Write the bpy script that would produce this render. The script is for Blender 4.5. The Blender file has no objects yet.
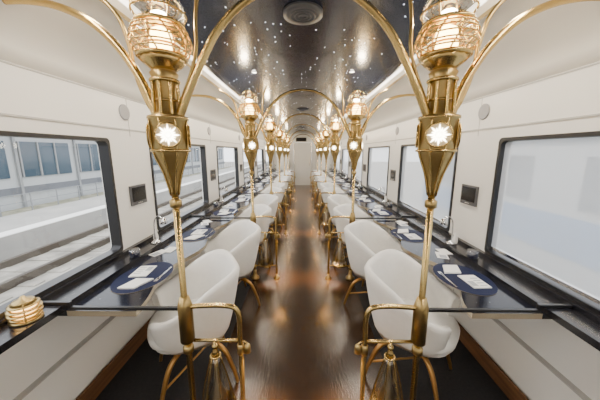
import bpy, bmesh, math, random
from mathutils import Vector, Matrix
random.seed(4)
scene=bpy.context.scene
pi=math.pi

# ------------------------------------------------ materials
def mat(name,col,rough=.5,metal=0,emis=None,es=0,trans=0,spec=.5,coat=0):
    m=bpy.data.materials.new(name); m.use_nodes=True
    b=m.node_tree.nodes['Principled BSDF']
    b.inputs['Base Color'].default_value=(*col,1)
    b.inputs['Roughness'].default_value=rough
    b.inputs['Metallic'].default_value=metal
    b.inputs['Specular IOR Level'].default_value=spec
    b.inputs['Coat Weight'].default_value=coat
    if emis: 
        b.inputs['Emission Color'].default_value=(*emis,1); b.inputs['Emission Strength'].default_value=es
    b.inputs['Transmission Weight'].default_value=trans
    return m
def noisy(m,c1,c2,scale=(1,1,1),ns=8,detail=4,bump=0):
    nt=m.node_tree; b=nt.nodes['Principled BSDF']
    tc=nt.nodes.new('ShaderNodeTexCoord'); mp=nt.nodes.new('ShaderNodeMapping'); mp.inputs['Scale'].default_value=scale
    n=nt.nodes.new('ShaderNodeTexNoise'); n.inputs['Scale'].default_value=ns; n.inputs['Detail'].default_value=detail
    r=nt.nodes.new('ShaderNodeValToRGB'); r.color_ramp.elements[0].color=(*c1,1); r.color_ramp.elements[1].color=(*c2,1)
    r.color_ramp.elements[0].position=.3; r.color_ramp.elements[1].position=.7
    nt.links.new(tc.outputs['Object'],mp.inputs[0]); nt.links.new(mp.outputs[0],n.inputs['Vector'])
    nt.links.new(n.outputs['Fac'],r.inputs[0]); nt.links.new(r.outputs[0],b.inputs['Base Color'])
    if bump:
        bp=nt.nodes.new('ShaderNodeBump'); bp.inputs['Strength'].default_value=bump; bp.inputs['Distance'].default_value=.01
        nt.links.new(n.outputs['Fac'],bp.inputs['Height']); nt.links.new(bp.outputs[0],b.inputs['Normal'])
    return m
def stars(m,base,scale,thr,estr,rad=.25):
    nt=m.node_tree; b=nt.nodes['Principled BSDF']
    tc=nt.nodes.new('ShaderNodeTexCoord'); v=nt.nodes.new('ShaderNodeTexVoronoi'); v.inputs['Scale'].default_value=scale
    nt.links.new(tc.outputs['Object'],v.inputs['Vector'])
    lt=nt.nodes.new('ShaderNodeMath'); lt.operation='LESS_THAN'; lt.inputs[1].default_value=rad
    nt.links.new(v.outputs['Distance'],lt.inputs[0])
    sp=nt.nodes.new('ShaderNodeSeparateColor'); nt.links.new(v.outputs['Color'],sp.inputs[0])
    gt=nt.nodes.new('ShaderNodeMath'); gt.operation='GREATER_THAN'; gt.inputs[1].default_value=thr
    nt.links.new(sp.outputs[0],gt.inputs[0])
    mu=nt.nodes.new('ShaderNodeMath'); mu.operation='MULTIPLY'; nt.links.new(lt.outputs[0],mu.inputs[0]); nt.links.new(gt.outputs[0],mu.inputs[1])
    m2=nt.nodes.new('ShaderNodeMath'); m2.operation='MULTIPLY'; m2.inputs[1].default_value=estr; nt.links.new(mu.outputs[0],m2.inputs[0])
    b.inputs['Emission Color'].default_value=(.8,.9,1,1)
    nt.links.new(m2.outputs[0],b.inputs['Emission Strength'])
    return m
def thin_glass(name,tint=(1,1,1),refl=.08):
    m=bpy.data.materials.new(name); m.use_nodes=True; nt=m.node_tree; nt.nodes.clear()
    o=nt.nodes.new('ShaderNodeOutputMaterial'); mx=nt.nodes.new('ShaderNodeMixShader')
    t=nt.nodes.new('ShaderNodeBsdfTransparent'); t.inputs[0].default_value=(*tint,1)
    g=nt.nodes.new('ShaderNodeBsdfGlossy'); g.inputs['Roughness'].default_value=.03
    mx.inputs[0].default_value=refl
    nt.links.new(t.outputs[0],mx.inputs[1]); nt.links.new(g.outputs[0],mx.inputs[2]); nt.links.new(mx.outputs[0],o.inputs[0])
    return m
WHITE=mat('wall_white',(.88,.865,.83),.30)
CEILW=mat('ceiling_white',(.81,.785,.73),.36)
SEAM=mat('seam_grey',(.5,.49,.47),.6)
NIGHT=stars(noisy(mat('night_ceiling',(.05,.06,.1),.22,spec=.5,coat=.1),(.006,.009,.028),(.020,.025,.05),ns=1.2),None,21,.5,12,.07)
FLOOR=noisy(mat('floor_brown',(.1,.05,.03),.22,spec=.85),(.024,.012,.006),(.044,.022,.011),(5,1,1),ns=14,detail=6,bump=.10)
CARPET=noisy(mat('floor_dark',(.02,.02,.025),.6),(.008,.009,.012),(.022,.02,.022),ns=60)
GOLD=mat('gold',(.62,.45,.18),.27,1)
DGOLD=mat('antique_gold',(.47,.34,.14),.33,1)
BRASSLEG=mat('brass_leg',(.45,.25,.08),.35,.8)
CHAIR=noisy(mat('white_leather',(.8,.79,.76),.42),(.86,.85,.82),(.90,.89,.86),ns=30,bump=.05)
BLACK=mat('black_frame',(.012,.012,.014),.35)
SILL=mat('black_sill',(.012,.012,.016),.22,spec=.5)
COUNTER=stars(noisy(mat('navy_counter',(.02,.022,.04),.14,spec=.4),(.004,.005,.012),(.009,.012,.028),ns=3),None,40,.8,.4,.1)
EDGE=mat('counter_edge',(.42,.36,.26),.35,.6)
BASEB=noisy(mat('wood_baseboard',(.2,.1,.05),.4),(.11,.05,.02),(.2,.10,.045),(1,.3,6),ns=6)
GLASS=thin_glass('window_glass',(.97,.98,.98),.06)
SHADE=thin_glass('shade_glass',(1,.92,.70),.18)
CLEAR=thin_glass('clear_glass',(.97,.98,.96),.28)
BULB=mat('bulb_warm',(1,.8,.5),.5,emis=(1,.72,.34),es=24)
RINGL=mat('ring_glow',(.8,.5,.2),.5,emis=(1,.60,.2),es=9)
GLOW=mat('medallion_glass',(.5,.4,.25),.4,emis=(1,.75,.4),es=.35)
STARL=mat('star_light',(1,1,.9),.5,emis=(1,.93,.75),es=16)
STRIP=mat('cove_light',(1,1,1),.5,emis=(1,.91,.78),es=5)
SPOT=mat('spot_light',(1,1,1),.5,emis=(1,.9,.75),es=18)
AMBER=mat('added_floor_glow',(1,.7,.4),.5,emis=(1,.6,.2),es=160)  # glowing mouth of the added downlights, warms the aisle floor
PAPER=mat('paper',(.85,.85,.83),.6)
PRINT=mat('print_grey',(.35,.38,.42),.6)
NAVY=mat('placemat_navy',(.006,.011,.045),.6,spec=.2)
CHROME=mat('chrome',(.75,.75,.76),.15,1)
SCREEN=mat('screen_black',(.01,.01,.012),.12)
PANELG=mat('panel_grey',(.10,.10,.11),.3)
SPK=mat('speaker_grey',(.35,.35,.36),.5)
VENT=mat('vent_grey',(.05,.055,.07),.4)
def blindmat():
    m=bpy.data.materials.new('blind_fabric'); m.use_nodes=True; nt=m.node_tree; nt.nodes.clear()
    o=nt.nodes.new('ShaderNodeOutputMaterial'); a=nt.nodes.new('ShaderNodeMixShader'); b=nt.nodes.new('ShaderNodeMixShader')
    d=nt.nodes.new('ShaderNodeBsdfDiffuse'); d.inputs[0].default_value=(.88,.89,.9,1)
    t=nt.nodes.new('ShaderNodeBsdfTranslucent'); t.inputs[0].default_value=(.95,.96,.97,1)
    tr=nt.nodes.new('ShaderNodeBsdfTransparent')
    a.inputs[0].default_value=.6; b.inputs[0].default_value=.42
    nt.links.new(d.outputs[0],a.inputs[1]); nt.links.new(t.outputs[0],a.inputs[2])
    nt.links.new(a.outputs[0],b.inputs[1]); nt.links.new(tr.outputs[0],b.inputs[2]); nt.links.new(b.outputs[0],o.inputs[0])
    return m
BLIND=blindmat()

# ------------------------------------------------ builder
class B:
    def __init__(s): s.v=[];s.f=[];s.mi=[];s.sm=[];s.mats=[]
    def m(s,mt):
        if mt not in s.mats: s.mats.append(mt)
        return s.mats.index(mt)
    def add(s,vs,fs,mt,smooth=False):
        o=len(s.v); s.v+= [tuple(p) for p in vs]; i=s.m(mt)
        for f in fs: s.f.append([o+k for k in f]); s.mi.append(i); s.sm.append(smooth)
    def box(s,a,b,mt,rot=None,bev=0):
        x0,y0,z0=a;x1,y1,z1=b
        vs=[(x0,y0,z0),(x1,y0,z0),(x1,y1,z0),(x0,y1,z0),(x0,y0,z1),(x1,y0,z1),(x1,y1,z1),(x0,y1,z1)]
        if rot:
            c=Vector(((x0+x1)/2,(y0+y1)/2,(z0+z1)/2)); vs=[tuple(c+rot@(Vector(p)-c)) for p in vs]
        s.add(vs,[(0,3,2,1),(4,5,6,7),(0,1,5,4),(1,2,6,5),(2,3,7,6),(3,0,4,7)],mt)
    def lathe(s,prof,c,mt,n=24,smooth=True,flute=0,fn=8):
        vs=[];fs=[]
        for r,z in prof:
            for i in range(n):
                a=2*pi*i/n; rr=r*(1+flute*math.cos(fn*a)); vs.append((c[0]+rr*math.cos(a),c[1]+rr*math.sin(a),c[2]+z))
        m=len(prof)
        for j in range(m-1):
            for i in range(n): fs.append((j*n+i,j*n+(i+1)%n,(j+1)*n+(i+1)%n,(j+1)*n+i))
        if prof[0][0]>1e-4: fs.append(tuple(range(n))[::-1])
        if prof[-1][0]>1e-4: fs.append(tuple((m-1)*n+i for i in range(n)))
        s.add(vs,fs,mt,smooth)
    def sph(s,c,r,mt,n=16,sz=1):
        k=n//2
        s.lathe([(max(r*math.sin(pi*j/k),1e-5),-r*sz*math.cos(pi*j/k)) for j in range(k+1)],c,mt,n)
    def tube(s,pts,r,mt,n=10,sub=6,closed=False):
        P=[Vector(p) for p in pts]
        if sub>1 and len(P)>2:
            Q=[];R=[];rs=r if isinstance(r,(list,tuple)) else [r]*len(P)
            for i in range(len(P)-1):
                p0=P[max(i-1,0)];p1=P[i];p2=P[i+1];p3=P[min(i+2,len(P)-1)]
                for k in range(sub):
                    t=k/sub
                    Q.append(.5*((2*p1)+(-p0+p2)*t+(2*p0-5*p1+4*p2-p3)*t*t+(-p0+3*p1-3*p2+p3)*t**3)); R.append(rs[i]*(1-t)+rs[i+1]*t)
            Q.append(P[-1]);R.append(rs[-1]);P=Q
        else: R=list(r) if isinstance(r,(list,tuple)) else [r]*len(P)
        T=[(P[min(i+1,len(P)-1)]-P[max(i-1,0)]).normalized() for i in range(len(P))]
        u=T[0].orthogonal().normalized(); vs=[];fs=[]
        for i,p in enumerate(P):
            u=(u-T[i]*u.dot(T[i])).normalized(); w=T[i].cross(u)
            for k in range(n):
                a=2*pi*k/n; vs.append(p+R[i]*(math.cos(a)*u+math.sin(a)*w))
        for i in range(len(P)-1):
            for k in range(n): fs.append((i*n+k,i*n+(k+1)%n,(i+1)*n+(k+1)%n,(i+1)*n+k))
        fs.append(tuple(range(n))[::-1]); fs.append(tuple((len(P)-1)*n+k for k in range(n)))
        s.add(vs,fs,mt,True)
    def torus(s,c,R,r,mt,n=28,k=8):
        vs=[];fs=[]
        for i in range(n):
            a=2*pi*i/n
            for j in range(k):
                b=2*pi*j/k; q=R+r*math.cos(b); vs.append((c[0]+q*math.cos(a),c[1]+q*math.sin(a),c[2]+r*math.sin(b)))
        for i in range(n):
            for j in range(k): fs.append((i*k+j,((i+1)%n)*k+j,((i+1)%n)*k+(j+1)%k,i*k+(j+1)%k))
        s.add(vs,fs,mt,True)
    def prism(s,poly,z0,z1,mt,side=None):
        n=len(poly); vs=[(x,y,z0) for x,y in poly]+[(x,y,z1) for x,y in poly]
        s.add(vs,[tuple(range(n))[::-1],tuple(range(n,2*n))],mt)
        s.add(vs,[(i,(i+1)%n,n+(i+1)%n,n+i) for i in range(n)],side or mt)
    def mirror(s): s.v=[(-x,y,z) for x,y,z in s.v]; return s
    def mesh(s,name):
        me=bpy.data.meshes.new(name); me.from_pydata(s.v,[],s.f)
        for m_ in s.mats: me.materials.append(m_)
        for p,i,k in zip(me.polygons,s.mi,s.sm): p.material_index=i; p.use_smooth=k
        bm=bmesh.new(); bm.from_mesh(me); bmesh.ops.remove_doubles(bm,verts=bm.verts,dist=1e-6)
        bmesh.ops.recalc_face_normals(bm,faces=bm.faces); bm.to_mesh(me); bm.free(); me.update()
        return me
    def obj(s,name,loc=(0,0,0),rz=0): return place(s.mesh(name),name,loc,rz)
def place(me,name,loc=(0,0,0),rz=0):
    o=bpy.data.objects.new(name,me); o.location=loc; o.rotation_euler=(0,0,rz); scene.collection.objects.link(o); return o

Y0,Y1=-1.6,12.4
XW=1.38
BAY=1.85
posts=[1.2+BAY*k for k in range(6)]

# ------------------------------------------------ room
b=B(); b.box((-.62,Y0,-.08),(.62,Y1,0),FLOOR)
for s in(-1,1): b.box((min(s*.62,s*1.46),Y0,-.08),(max(s*.62,s*1.46),Y1,0),CARPET)
b.obj('floor')
wins=[(.52+BAY*k,.52+BAY*k+1.35) for k in range(-1,6)]
ZB,ZT=.83,1.66
for s,nm in((-1,'left'),(1,'right')):
    b=B(); x0,x1=XW,XW+.08
    b.box((x0,Y0,0),(x1,Y1,ZB),WHITE); b.box((x0,Y0,ZT),(x1,Y1,2.0),WHITE)
    ys=[Y0]+[q for w in wins for q in w]+[Y1]
    for i in range(0,len(ys),2): b.box((x0,ys[i],ZB),(x1,ys[i+1],ZT),WHITE)
    for i in range(1,8):
        y=wins[min(i,6)][0]-.25
        b.box((x0-.002,y-.002,ZT+.03),(x0,y+.002,1.98),SEAM)
    b.box((x0-.004,Y0,1.974),(x0,Y1,1.982),SEAM)
    b.box((x0-.006,Y0,1.735),(x0,Y1,1.745),SEAM)
    b.box((x0-.03,Y0,.13),(x0,Y1,.40),WHITE); b.box((x0-.034,Y0,.40),(x0,Y1,.408),SEAM)
    for i in range(-1,7): b.box((x0-.032,.3+BAY*i-.003,.13),(x0,.3+BAY*i+.003,.40),SEAM)
    if s<0: b.mirror()
    b.obj('wall_'+nm)
    b=B(); b.box((XW-.045,Y0,0),(XW-.031,Y1,.12),BASEB)
    if s<0: b.mirror()
    b.obj('baseboard_'+nm)
    b=B(); b.box((XW-.16,Y0,.765),(XW,Y1,.80),SILL); b.box((XW-.035,Y0,.80),(XW,Y1,.825),SILL)
    if s<0: b.mirror()
    b.obj('trim_sill_'+nm)
def rr(y0,y1,z0,z1,r,n=6):
    pts=[]
    for cx,cz,a0 in((y1-r,z1-r,0),(y0+r,z1-r,90),(y0+r,z0+r,180),(y1-r,z0+r,270)):
        for i in range(n+1):
            a=math.radians(a0+90*i/n); pts.append((cx+r*math.cos(a),cz+r*math.sin(a)))
    return pts
k=1
for s in(-1,1):
    for (a,c) in wins:
        b=B(); out=rr(a-.005,c+.005,ZB-.005,ZT+.005,.03); inn=rr(a+.018,c-.018,ZB+.018,ZT-.018,.035); n=len(out)
        xa,xb=XW-.010,XW+.06
        vs=[(xa,y,z) for y,z in out]+[(xa,y,z) for y,z in inn]+[(xb,y,z) for y,z in out]+[(xb,y,z) for y,z in inn]
        fs=[]
        for i in range(n):
            j=(i+1)%n
            fs+=[(i,j,n+j,n+i),(2*n+i,3*n+i,3*n+j,2*n+j),(n+i,n+j,3*n+j,3*n+i),(i,2*n+i,2*n+j,j)]
        b.add(vs,fs,BLACK)
        b.add([(XW+.045,y,z) for y,z in inn],[tuple(range(n))],GLASS)
        if s>0:
            b.add([(XW+.02,a+.02,ZB+.05),(XW+.02,c-.02,ZB+.05),(XW+.02,c-.02,ZT-.02),(XW+.02,a+.02,ZT-.02)],[(0,1,2,3)],BLIND)
            b.box((XW+.012,a+.02,ZB+.035),(XW+.03,c-.02,ZB+.055),CHROME)
        if s<0: b.mirror()
        b.obj('window_%d'%k); k+=1
# ceiling
b=B()
prof=[(1.46,1.985),(1.38,1.985),(1.375,2.06),(1.33,2.14),(1.24,2.20),(1.10,2.245),(.94,2.27)]
def ext(b,pr,mt,sm=True):
    n=len(pr); b.add([(x,Y0,z) for x,z in pr]+[(x,Y1,z) for x,z in pr],[(i,i+1,n+i+1,n+i) for i in range(n-1)],mt,sm)
arc=[(.86*math.cos(pi*i/32),2.30+.10*math.sin(pi*i/32)) for i in range(33)]
ext(b,arc,NIGHT)
for s in(-1,1):
    ext(b,[(s*x,z) for x,z in prof],CEILW)
    ext(b,[(s*.94,2.27),(s*.93,2.25)],CEILW,False)
    ext(b,[(s*.93,2.25),(s*.90,2.25)],GOLD,False)
    ext(b,[(s*.90,2.25),(s*.885,2.285)],CEILW,False)
    ext(b,[(s*.885,2.285),(s*.86,2.30)],STRIP,False)
b.obj('ceiling')
# end walls
b=B(); b.box((-XW,Y1,0),(-.425,Y1+.08,2.4),WHITE); b.obj('wall_back_left')
b=B(); b.box((.425,Y1,0),(XW,Y1+.08,2.4),WHITE); b.obj('wall_back_right')
b=B(); b.box((-.425,Y1,2.005),(.425,Y1+.08,2.42),WHITE); b.obj('wall_back_header')
b=B(); b.box((-.42,Y1+.02,0),(.42,Y1+.06,2.0),CEILW); b.box((-.42,Y1,0),(-.39,Y1+.06,2.0),CHROME);b.box((.39,Y1,0),(.42,Y1+.06,2.0),CHROME)
b.box((-.12,Y1,1.0),(.25,Y1+.02,1.75),CEILW); b.box((.3,Y1-.03,.95),(.33,Y1+.02,1.15),CHROME)
b.obj('door_1')
b=B(); b.box((-.3,Y1-.03,2.06),(.15,Y1-.006,2.2),SCREEN); b.box((-.32,Y1-.008,2.04),(.17,Y1-.001,2.22),BLACK); b.obj('information_display')
b=B(); b.box((-XW,Y0-.08,0),(XW,Y0,2.42),WHITE); b.obj('wall_front')
for s in(-1,1):
    b=B(); b.box((.62,11.95,0),(XW-.035,12.0,.75),WHITE); b.box((.62,11.95,.75),(XW-.17,12.0,2.0),WHITE); b.box((.60,11.94,0),(.62,12.01,2.0),GOLD)
    if s<0:b.mirror()
    b.obj('partition_screen')

b=B(); b.lathe([(.09,0),(.12,0),(.12,.02),(.09,.02)],(0,0,-.02),VENT,32)
b.lathe([(.09,-.004),(.09,.01)],(0,0,0),SCREEN,32)
for r in(.025,.05,.075): b.torus((0,0,-.020),r,.005,VENT)
vm=b.mesh('ceiling_vent')
for y in(1.75,5.4,9.1): place(vm,'ceiling_vent',(0.0,y,2.399))
b=B(); b.lathe([(.001,-.006),(.018,-.006),(.02,.0)],(0,0,0),SPOT,16); b.torus((0,0,-.004),.025,.005,CHROME)
sm=b.mesh('ceiling_spotlight')
for i in range(7):
    for s in(-1,1): place(sm,'ceiling_spotlight',(s*.5,1.0+i*1.85,2.30+.1*math.sin(math.acos(.5/.86))-.006))
b=B()
b.lathe([(.05,0),(.058,0),(.058,.008),(.05,.008)],(0,0,0),SPK,28); b.lathe([(.05,.002),(.05,.004)],(0,0,0),WHITE,28)
for r,c in((.012,6),(.026,12),(.04,18)):
    for i in range(c): b.lathe([(.0035,.003),(.0035,.006)],(r*math.cos(2*pi*i/c),r*math.sin(2*pi*i/c),0),BLACK,6)
spm=b.mesh('wall_speaker')
for i in range(6):
    for s in(-1,1):
        o=place(spm,'wall_speaker',(s*XW,2.08+BAY*i,1.87)); o.rotation_euler=(0,-s*pi/2,0)
b=B(); b.box((-.015,-.10,-.08),(0,.10,.08),PANELG); b.box((-.018,-.085,-.05),(-.015,.085,.065),SCREEN); b.box((-.019,-.03,-.07),(-.015,.03,-.062),CHROME)
pm=b.mesh('wall_control_panel')
for i in range(5):
    for s in(-1,1):
        o=place(pm,'wall_control_panel',(s*XW,2.13+BAY*i,1.22),0 if s>0 else pi)

# ------------------------------------------------ counter
for s in(-1,1):
    b=B(); base=.90 if s<0 else .94; amp=.045 if s<0 else .08
    edge=[(base-amp*math.cos(2*pi*(y-1.2)/(BAY/2)),y) for y in [1.20+i*(11.93-1.20)/230 for i in range(231)]]
    poly=[(XW-.165,1.20)]+edge+[(XW-.165,11.93)]
    b.prism(poly,.735,.765,COUNTER,EDGE)
    b.box((XW-.165,1.20,.735),(XW-.001,11.93,.764),COUNTER)
    for y in posts[1:]: b.tube([(XW-.04,y,.35),(1.2,y,.5),(1.0,y,.735)],.014,GOLD)
    if s<0:b.mirror()
    b.obj('window_counter')

# ------------------------------------------------ chair
def supr(th,n=3.2): return 1/((abs(math.cos(th))**n+abs(math.sin(th))**n)**(1/n))
b=B(); A=math.radians(142); NC=48
cols=[]
def sst(x): x=max(0,min(1,x)); return x*x*(3-2*x)
for i in range(NC+1):
    a=-A+2*A*i/NC; th=pi+a; k_=supr(th)
    w=sst((A-abs(a))/(A*.72)); H=.585+.225*w
    dx,dy=math.cos(th)*k_,math.sin(th)*k_
    sec=[]
    def P(t,off):
        r=.185+.075*(t**.55)+off; z=.335+(H-.335)*t
        return (dx*r*1.02-.03*t*w, dy*r*1.05, z)
    for t in(0,.12,.3,.5,.7,.85,.96): sec.append(P(t,0))
    q=P(1,-.012); sec.append((q[0],q[1],q[2]+.004)); q=P(1,-.030); sec.append((q[0],q[1],q[2]+.002))
    for t in(.95,.8,.6,.4,.25): sec.append(P(t,-.042))
    cols.append(sec)
m_=len(cols[0]); vs=[p for c in cols for p in c]; fs=[]
for i in range(NC):
    for j in range(m_): fs.append((i*m_+j,i*m_+(j+1)%m_,(i+1)*m_+(j+1)%m_,(i+1)*m_+j))
b.add(vs,fs,CHAIR,True)
b.add(vs,[tuple(range(m_))],CHAIR); b.add(vs,[tuple(NC*m_+j for j in range(m_))[::-1]],CHAIR)
def cush(rings,mt):
    n=40; vs=[];fs=[]
    for r,z in rings:
        for i in range(n):
            th=2*pi*i/n; k_=supr(th,3); vs.append((.02+math.cos(th)*k_*r*1.08,math.sin(th)*k_*r,z))
    for j in range(len(rings)-1):
        for i in range(n): fs.append((j*n+i,j*n+(i+1)%n,(j+1)*n+(i+1)%n,(j+1)*n+i))
    fs.append(tuple(range(n))[::-1]); fs.append(tuple((len(rings)-1)*n+i for i in range(n)))
    b.add(vs,fs,mt,True)
cush([(.12,.315),(.17,.325),(.195,.35),(.20,.375)],CHAIR)
cush([(.195,.377),(.215,.39),(.22,.42),(.21,.445),(.18,.458),(.08,.464),(.02,.465)],CHAIR)
b.lathe([(.05,.26),(.07,.30),(.12,.318)],(0,0,0),BLACK,20)
for sx in(-1,1):
    for sy in(-1,1):
        b.tube([(.06*sx,.06*sy,.29),(.15*sx,.15*sy,.24),(.20*sx,.19*sy,.1),(.22*sx,.21*sy,0.0)],[.016,.016,.013,.010],BRASSLEG)
b.tube([(-.19,-.185,.12),(.19,.185,.12)],.007,BRASSLEG,sub=1)
cm=b.mesh('lounge_chair')
for p in posts:
    for d in(.43,1.33):
        y=p+d
        if y>11.5: continue
        for s in(-1,1):
            j=random.uniform(-.12,.12)
            o=place(cm,'lounge_chair',(s*.765,y,0),math.radians(-32) +j if s>0 else math.radians(212)+j)
            o.scale=(1.08,1.08,1.0)

# ------------------------------------------------ lamp post
def lamppost():
    b=B()
    b.lathe([(.055,0),(.055,.02),(.03,.035),(.022,.08),(.02,.12)],(0,0,0),DGOLD,20)
    b.tube([(0,0,.1),(0,0,1.40)],.0155,GOLD,14,1)
    for z in(.77,.55,.16,1.33): b.lathe([(.017,-.022),(.027,-.014),(.027,.014),(.017,.022)],(0,0,z),DGOLD,16)
    b.lathe([(.036,.60),(.036,.80),(.022,.85)],(0,0,0),DGOLD,20)
    b.lathe([(.016,1.36),(.022,1.41),(.036,1.47),(.054,1.52),(.068,1.555),(.075,1.58),(.077,1.70),(.084,1.71),(.084,1.722),(.06,1.73),(.044,1.75),(.042,1.82),(.046,1.87),(.058,1.90),(.04,1.92)],(0,0,0),DGOLD,32,True)
    for z in(1.575,1.716): b.torus((0,0,z),.080,.006,GOLD)
    b.torus((0,0,1.79),.046,.005,GOLD); b.torus((0,0,1.87),.055,.008,GOLD)
    for i in range(8):
        a=2*pi*i/8+pi/8-math.radians(22); c,s_=math.cos(a),math.sin(a)
        b.tube([(c*.018,s_*.018,1.37),(c*.040,s_*.040,1.47),(c*.073,s_*.073,1.56),(c*.08,s_*.08,1.63),(c*.08,s_*.08,1.71)],.0045,GOLD,6,4)
        b.tube([(c*.056,s_*.056,1.72),(c*.054,s_*.054,1.80),(c*.052,s_*.052,1.87)],.007,GOLD,6,4)
    for i in range(4):
        R=Matrix.Rotation(i*pi/2-math.radians(22),3,'Z')
        def W(p): return tuple(R@Vector(p)+Vector((0,0,1.64)))
        disc=[W((.048*math.cos(pi*q/16),-.082,.048*math.sin(pi*q/16))) for q in range(32)]
        b.add(disc,[tuple(range(32))],GLOW)
        for j in range(16):
            a=2*pi*j/16; L=.045 if j%2==0 else .032; w=.0045
            loc=[(0.010*math.cos(a),-.0835,.010*math.sin(a)),(.55*L*math.cos(a)-w*math.sin(a),-.0845,.55*L*math.sin(a)+w*math.cos(a)),(L*math.cos(a),-.0835,L*math.sin(a)),(.55*L*math.cos(a)+w*math.sin(a),-.0845,.55*L*math.sin(a)-w*math.cos(a))]
            b.add([W(p) for p in loc],[(0,1,2,3)],STARL)
        b.add([W((.011*math.cos(pi*q/4),-.085,.011*math.sin(pi*q/4))) for q in range(8)],[tuple(range(8))],STARL)
        b.tube([W((.05*math.cos(pi*q/12),-.082,.05*math.sin(pi*q/12))) for q in range(25)],.004,GOLD,6,1)
    # lantern head
    b.lathe([(.03,1.90),(.05,1.915),(.08,1.94),(.095,1.962)],(0,0,0),GOLD,32,True,.03,16)
    b.torus((0,0,1.964),.094,.009,GOLD)
    b.lathe([(.094,1.966),(.112,1.995),(.118,2.03),(.108,2.065),(.09,2.085)],(0,0,0),SHADE,32,True)
    for z,R_ in((1.985,.109),(2.005,.116),(2.028,.119),(2.05,.115),(2.068,.107)): b.torus((0,0,z),R_,.0034,GOLD)
    b.torus((0,0,2.088),.092,.009,GOLD)
    for i in range(10):
        a=2*pi*i/10; a2=a+.5
        b.tube([(math.cos(a)*.094,math.sin(a)*.094,1.966),(math.cos(a+.25)*.121,math.sin(a+.25)*.121,2.025),(math.cos(a2)*.09,math.sin(a2)*.09,2.085)],.0035,GOLD,6,4)
    b.lathe([(.030,1.93),(.044,1.975),(.048,2.03),(.038,2.07),(.015,2.084),(.001,2.086)],(0,0,0),BULB,16)
    b.torus((0,0,2.01),.068,.005,GOLD)
    b.lathe([(.07,2.09),(.092,2.105),(.103,2.135),(.098,2.17),(.075,2.205),(.035,2.226),(.001,2.23)],(0,0,0),CLEAR,28,True)
    b.torus((0,0,2.135),.104,.004,GOLD)
    b.lathe([(.03,2.088),(.03,2.098),(.012,2.102),(.001,2.103)],(0,0,0),GOLD,14)
    b.sph((0,0,2.238),.012,GOLD,10)
    for i in range(4):
        a=pi/4+i*pi/2; C,S=math.cos(a),math.sin(a)
        b.tube([(C*.08,S*.08,2.09),(C*.105,S*.105,2.135),(C*.08,S*.08,2.205),(0,0,2.235)],.003,GOLD,6,4)
    # arms
    b.tube([(-.04,0,1.70),(-.065,0,1.755),(-.10,0,1.83),(-.165,0,1.95),(-.24,0,2.07),(-.34,0,2.165),(-.46,0,2.225),(-.60,0,2.245)],[.019,.019,.018,.017,.016,.015,.014,.014],GOLD,10,6)
    b.tube([(.04,0,1.68),(.06,0,1.76),(.10,0,1.87),(.18,0,2.0),(.29,0,2.105),(.42,0,2.165),(.54,0,2.185),(.64,0,2.185)],[.019,.019,.018,.017,.016,.015,.013,.012],GOLD,10,6)
    b.tube([(.045,0,1.72),(.085,0,1.78),(.125,0,1.90),(.14,0,2.02),(.17,0,2.12),(.24,0,2.20),(.33,0,2.245)],.009,DGOLD,8,6)
    b.tube([(-.045,0,1.72),(-.07,0,1.80),(-.115,0,1.90),(-.145,0,2.0),(-.15,0,2.1),(-.165,0,2.20),(-.2,0,2.29)],.008,DGOLD,8,6)
    # aisle rail frame
    b.tube([(0,0,.79),(-.10,0,.80),(-.20,0,.80),(-.255,0,.785),(-.275,0,.73),(-.275,0,.60),(-.275,0,.3),(-.275,0,.012)],.013,GOLD,12,6)
    b.lathe([(.04,0),(.04,.012),(.016,.025),(.014,.06)],(-.275,0,0),DGOLD,16)
    b.lathe([(.013,-.03),(.019,-.025),(.019,.025),(.013,.03)],(-.275,0,.55),DGOLD,12)
    b.tube([(0,0,.60),(-.275,0,.60)],.009,GOLD,8,1)
    b.tube([(0,0,.17),(-.275,0,.17)],.010,GOLD,8,1)
    b.tube([(-.275,0,.60),(-.295,0,.595),(-.31,0,.58)],.005,GOLD,8,4)
    b.lathe([(.020,-.035),(.016,0),(.007,.012)],(-.31,0,.57),DGOLD,14)  # added downlight cup and glowing disc, put in for gold floor pools
    b.lathe([(.001,.5345),(.016,.5345)],(-.31,0,0),AMBER,12)
    c=(-.14,0,0)
    b.lathe([(.03,.18),(.092,.185),(.095,.20),(.088,.205)],c,GOLD,24)
    b.lathe([(.088,.205),(.082,.26),(.066,.34),(.046,.42),(.028,.48),(.022,.51)],c,CLEAR,24)
    b.torus((-.14,0,.51),.024,.006,GOLD); b.lathe([(.024,.51),(.014,.54),(.008,.56),(.008,.6)],c,GOLD,16); b.sph((-.14,0,.565),.017,GOLD,12)
    for i in range(6):
        a=2*pi*i/6; C,S=math.cos(a),math.sin(a)
        b.tube([(-.14+C*.09,S*.09,.20),(-.14+C*.084,S*.084,.26),(-.14+C*.068,S*.068,.34),(-.14+C*.048,S*.048,.42),(-.14+C*.024,S*.024,.51)],.0035,GOLD,6,3)
    b.lathe([(.05,.206),(.045,.26),(.02,.34),(.012,.42),(.008,.5)],c,DGOLD,16)
    b.lathe([(.03,.15),(.03,.18)],c,DGOLD,16)
    # counter partition rail
    b.box((.03,-.008,.775),(.60,.008,.79),BLACK)
    b.box((.60,-.008,.802),(.775,.008,.817),BLACK); b.box((.585,-.008,.775),(.60,.008,.817),BLACK)
    return b
rm=lamppost().mesh('lamp_post'); lm=lamppost().mirror().mesh('lamp_post')
def light(kind,name,loc,e,col,**kw):
    d=bpy.data.lights.new(name,kind); d.energy=e; d.color=col
    for k_,v_ in kw.items(): setattr(d,k_,v_)
    o=bpy.data.objects.new(name,d); o.location=loc; scene.collection.objects.link(o); return o
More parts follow.
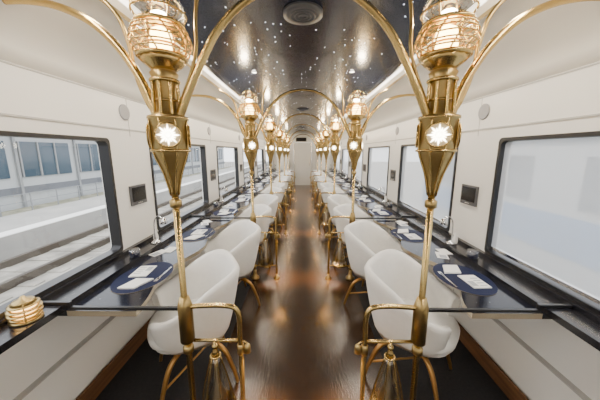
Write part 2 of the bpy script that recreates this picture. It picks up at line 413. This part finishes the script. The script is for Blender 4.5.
for y in posts:
    for s,me in((1,rm),(-1,lm)):
        p=place(me,'lamp_post',(.60*s,y,0))
        for (lx,lz,kind,e,col,kw) in ((0,2.15,'POINT',11,(1,.82,.58),dict(shadow_soft_size=.035)),(-.31*s,.528,'SPOT',110,(1,.60,.18),dict(shadow_soft_size=.02,spot_size=math.radians(75),spot_blend=1))):  # point is the lantern bulb; low spot is added to pool gold on floor
            o=light(kind,'bulb_and_added_spot',(lx,0,lz),e,col,**kw); o.parent=p

for s in(-1,1):
    light('AREA','cove_light',(s*.915,(Y0+Y1)/2,2.247),100,(1,.90,.77),shape='RECTANGLE',size=.03,size_y=13.6)

# ------------------------------------------------ counter items
def R2(a): return Matrix.Rotation(a,3,'Z')
b=B(); b.prism([(.16*math.cos(2*pi*i/32),.22*math.sin(2*pi*i/32)) for i in range(32)],0,.003,NAVY,EDGE)
b.box((-.12,-.13,.003),(-.108,.05,.006),CHROME); b.box((-.125,.03,.003),(-.103,.08,.006),CHROME)
b.prism([(-.09,.05),(.02,.05),(.06,.17),(-.04,.17)],.003,.012,PAPER)
pmsh=b.mesh('placemat')
b=B(); b.box((-.055,-.08,0),(.055,.08,.006),PAPER)
b.box((-.045,-.06,.006),(-.01,-.0,.0066),PRINT); 
for i in range(4): b.box((.0,-.06+i*.03,.006),(.045,-.05+i*.03,.0066),PRINT)
mm=b.mesh('menu_booklet')
b=B(); b.box((-.05,-.13,0),(.03,.0,.002),PAPER); b.box((-.02,-.04,.002),(.06,.08,.004),PAPER,R2(.35)); b.box((-.03,-.12,.002),(.02,-.06,.0026),PRINT)
lf=b.mesh('paper_leaflet')
b=B(); b.lathe([(.04,0),(.042,.008),(.02,.016),(.01,.03)],(0,0,0),CHROME,20)
b.tube([(0,0,.02),(0,0,.12),(.01,0,.2),(.045,0,.235),(.08,0,.215)],.006,CHROME,8,6)
b.lathe([(.03,-.03),(.026,.0),(.012,.018),(.004,.022)],(.085,0,.20),CHROME,16); b.sph((.085,0,.185),.014,STARL,10)
b.lathe([(.018,.012),(.022,.03),(.018,.06),(.010,.09),(.012,.10)],(-.01,.03,0),PAPER,14)
tl=b.mesh('table_lamp')
b=B(); 
b.lathe([(.036,0),(.04,.004),(.04,.055),(.036,.06)],(0,0,0),CLEAR,20); b.lathe([(.034,.004),(.034,.05)],(0,0,0),NAVY,16)
gl=b.mesh('drinking_glass')
for p in posts:
    for q,d in enumerate((.38,1.26)):
        y=p+d
        for s in(-1,1):
            r=random.uniform(-.2,.2)
            place(pmsh,'placemat',(s*1.04,y,.7655),0 if s>0 else pi)
            place(mm,'menu_booklet',(s*(1.06+random.uniform(-.02,.03)),y-.06*s,.7686),r+(0 if s>0 else pi))
            place(lf,'paper_leaflet',(s*1.13,y+.43+random.uniform(-.03,.03),.7655),random.uniform(-.5,.5))
    for s in(-1,1):
        place(tl,'table_lamp',(s*1.27,p+.93,.80),pi if s>0 else 0)
        place(gl,'drinking_glass',(s*1.25,p+.62,.80))
# small glowing lantern: lit core behind dark-gold louvre rings
b=B(); b.lathe([(.058,0),(.060,.008),(.05,.014)],(0,0,0),DGOLD,24)
b.lathe([(.040,.012),(.044,.03),(.044,.07),(.036,.086)],(0,0,0),RINGL,24)
for i,R_ in enumerate((.058,.062,.062,.056)): b.lathe([(R_-.012,.004),(R_,0),(R_,-.004),(R_-.012,0)],(0,0,.024+i*.019),DGOLD,28)
b.lathe([(.046,.088),(.036,.10),(.014,.106),(.008,.118),(.001,.120)],(0,0,0),DGOLD,24)
for i in range(4):
    a=pi/4+i*pi/2; b.tube([(.054*math.cos(a),.054*math.sin(a),.008),(.054*math.cos(a),.054*math.sin(a),.05),(.042*math.cos(a),.042*math.sin(a),.092)],.003,DGOLD,6,3)
ring=b.mesh('table_lantern'); place(ring,'table_lantern',(-1.288,1.08,.80))

# ------------------------------------------------ outside
GR=noisy(mat('ballast',(.4,.38,.35),.9),(.18,.17,.15),(.38,.36,.32),ns=2,detail=8)
GRASS=noisy(mat('dry_grass',(.1,.14,.05),.9),(.16,.16,.11),(.30,.29,.22),ns=2.5,detail=8)
CONC=noisy(mat('concrete',(.5,.5,.48),.8),(.30,.30,.29),(.40,.39,.37),ns=1)
BW=mat('building_wall',(.42,.44,.45),.7); BG=mat('building_glass',(.03,.06,.09),.1); RAIL=mat('rail_steel',(.10,.085,.07),.5,.6)
FENCE=mat('fence_grey',(.25,.26,.27),.6)
BLUE=mat('train_blue',(.04,.2,.45),.3); ROOF=mat('roof_grey',(.12,.13,.15),.6)
b=B(); b.box((-60,-40,-1.1),(60,70,-1.0),GR); b.obj('ground')
b=B(); b.box((-9.5,-30,-1.0),(-7.2,60,-.45),CONC); b.box((-7.6,-30,-.45),(-7.2,60,-.43),PAPER); b.obj('station_platform')
for x0 in(-3.1,-5.6):
    b=B()
    for x in(x0,x0-1.1): b.box((x-.05,-30,-1.0),(x+.05,60,-.84),RAIL)
    for i in range(110): b.box((x0-1.5,-20+i*.6,-1.0),(x0+.4,-19.78+i*.6,-.985),GR)
    b.obj('railway_track')
b=B(); b.box((-17,-20,-1),(-12,40,2.6),BW); b.box((-17.5,-20.5,2.6),(-11.6,40.5,2.9),ROOF)
for i in range(20):
    b.box((-12,-18+i*2.9,.5),(-11.95,-15.6+i*2.9,2.0),BG)
    for q in(.0,.8,1.6): b.box((-11.96,-18.03+q+i*2.9,.5),(-11.9,-17.97+q+i*2.9,2.0),FENCE)
    b.box((-11.98,-18.2+i*2.9,-1),(-11.9,-18.1+i*2.9,2.6),FENCE)
b.box((-12,-20,-.2),(-11.93,40,.1),ROOF)
b.obj('station_building')
b=B()
for i in range(60): b.box((-9.7,-18+i*1.0,-1),(-9.67,-17.97+i*1.0,.15),FENCE)
for z in(-.15,.12): b.box((-9.7,-18,z),(-9.68,42,z+.025),FENCE)
b.obj('platform_fence')
b=B(); b.box((-11.8,-20,-1.0),(-9.75,42,-.75),GRASS); b.obj('grass_verge')
b=B()
b.box((4.2,-10,-.6),(6.9,9,2.2),BW); b.box((4.18,-10,-.1),(4.2,9,.55),BLUE)
for i in range(8): b.box((4.17,-9+i*2.3,.7),(4.2,-7.6+i*2.3,1.5),BG)
b.box((4.3,-10,-.95),(6.8,9,-.6),ROOF); b.obj('parked_train')

# ------------------------------------------------ world & light
w=bpy.data.worlds.new('World'); scene.world=w; w.use_nodes=True
bg=w.node_tree.nodes['Background']; bg.inputs[0].default_value=(.94,.96,1,1); bg.inputs[1].default_value=3.7
so=light('SUN','sun',(0,0,20),2,(1,.97,.9),angle=.3); so.rotation_euler=(math.radians(30),math.radians(12),0)

# ------------------------------------------------ camera
cd=bpy.data.cameras.new('camera'); cd.sensor_width=36; cd.lens=36*260/600; cd.clip_start=.05
co=bpy.data.objects.new('camera',cd); co.location=(0,0,1.57)
co.rotation_euler=(math.radians(90-10.5),0,math.radians(.6)); scene.collection.objects.link(co); scene.camera=co
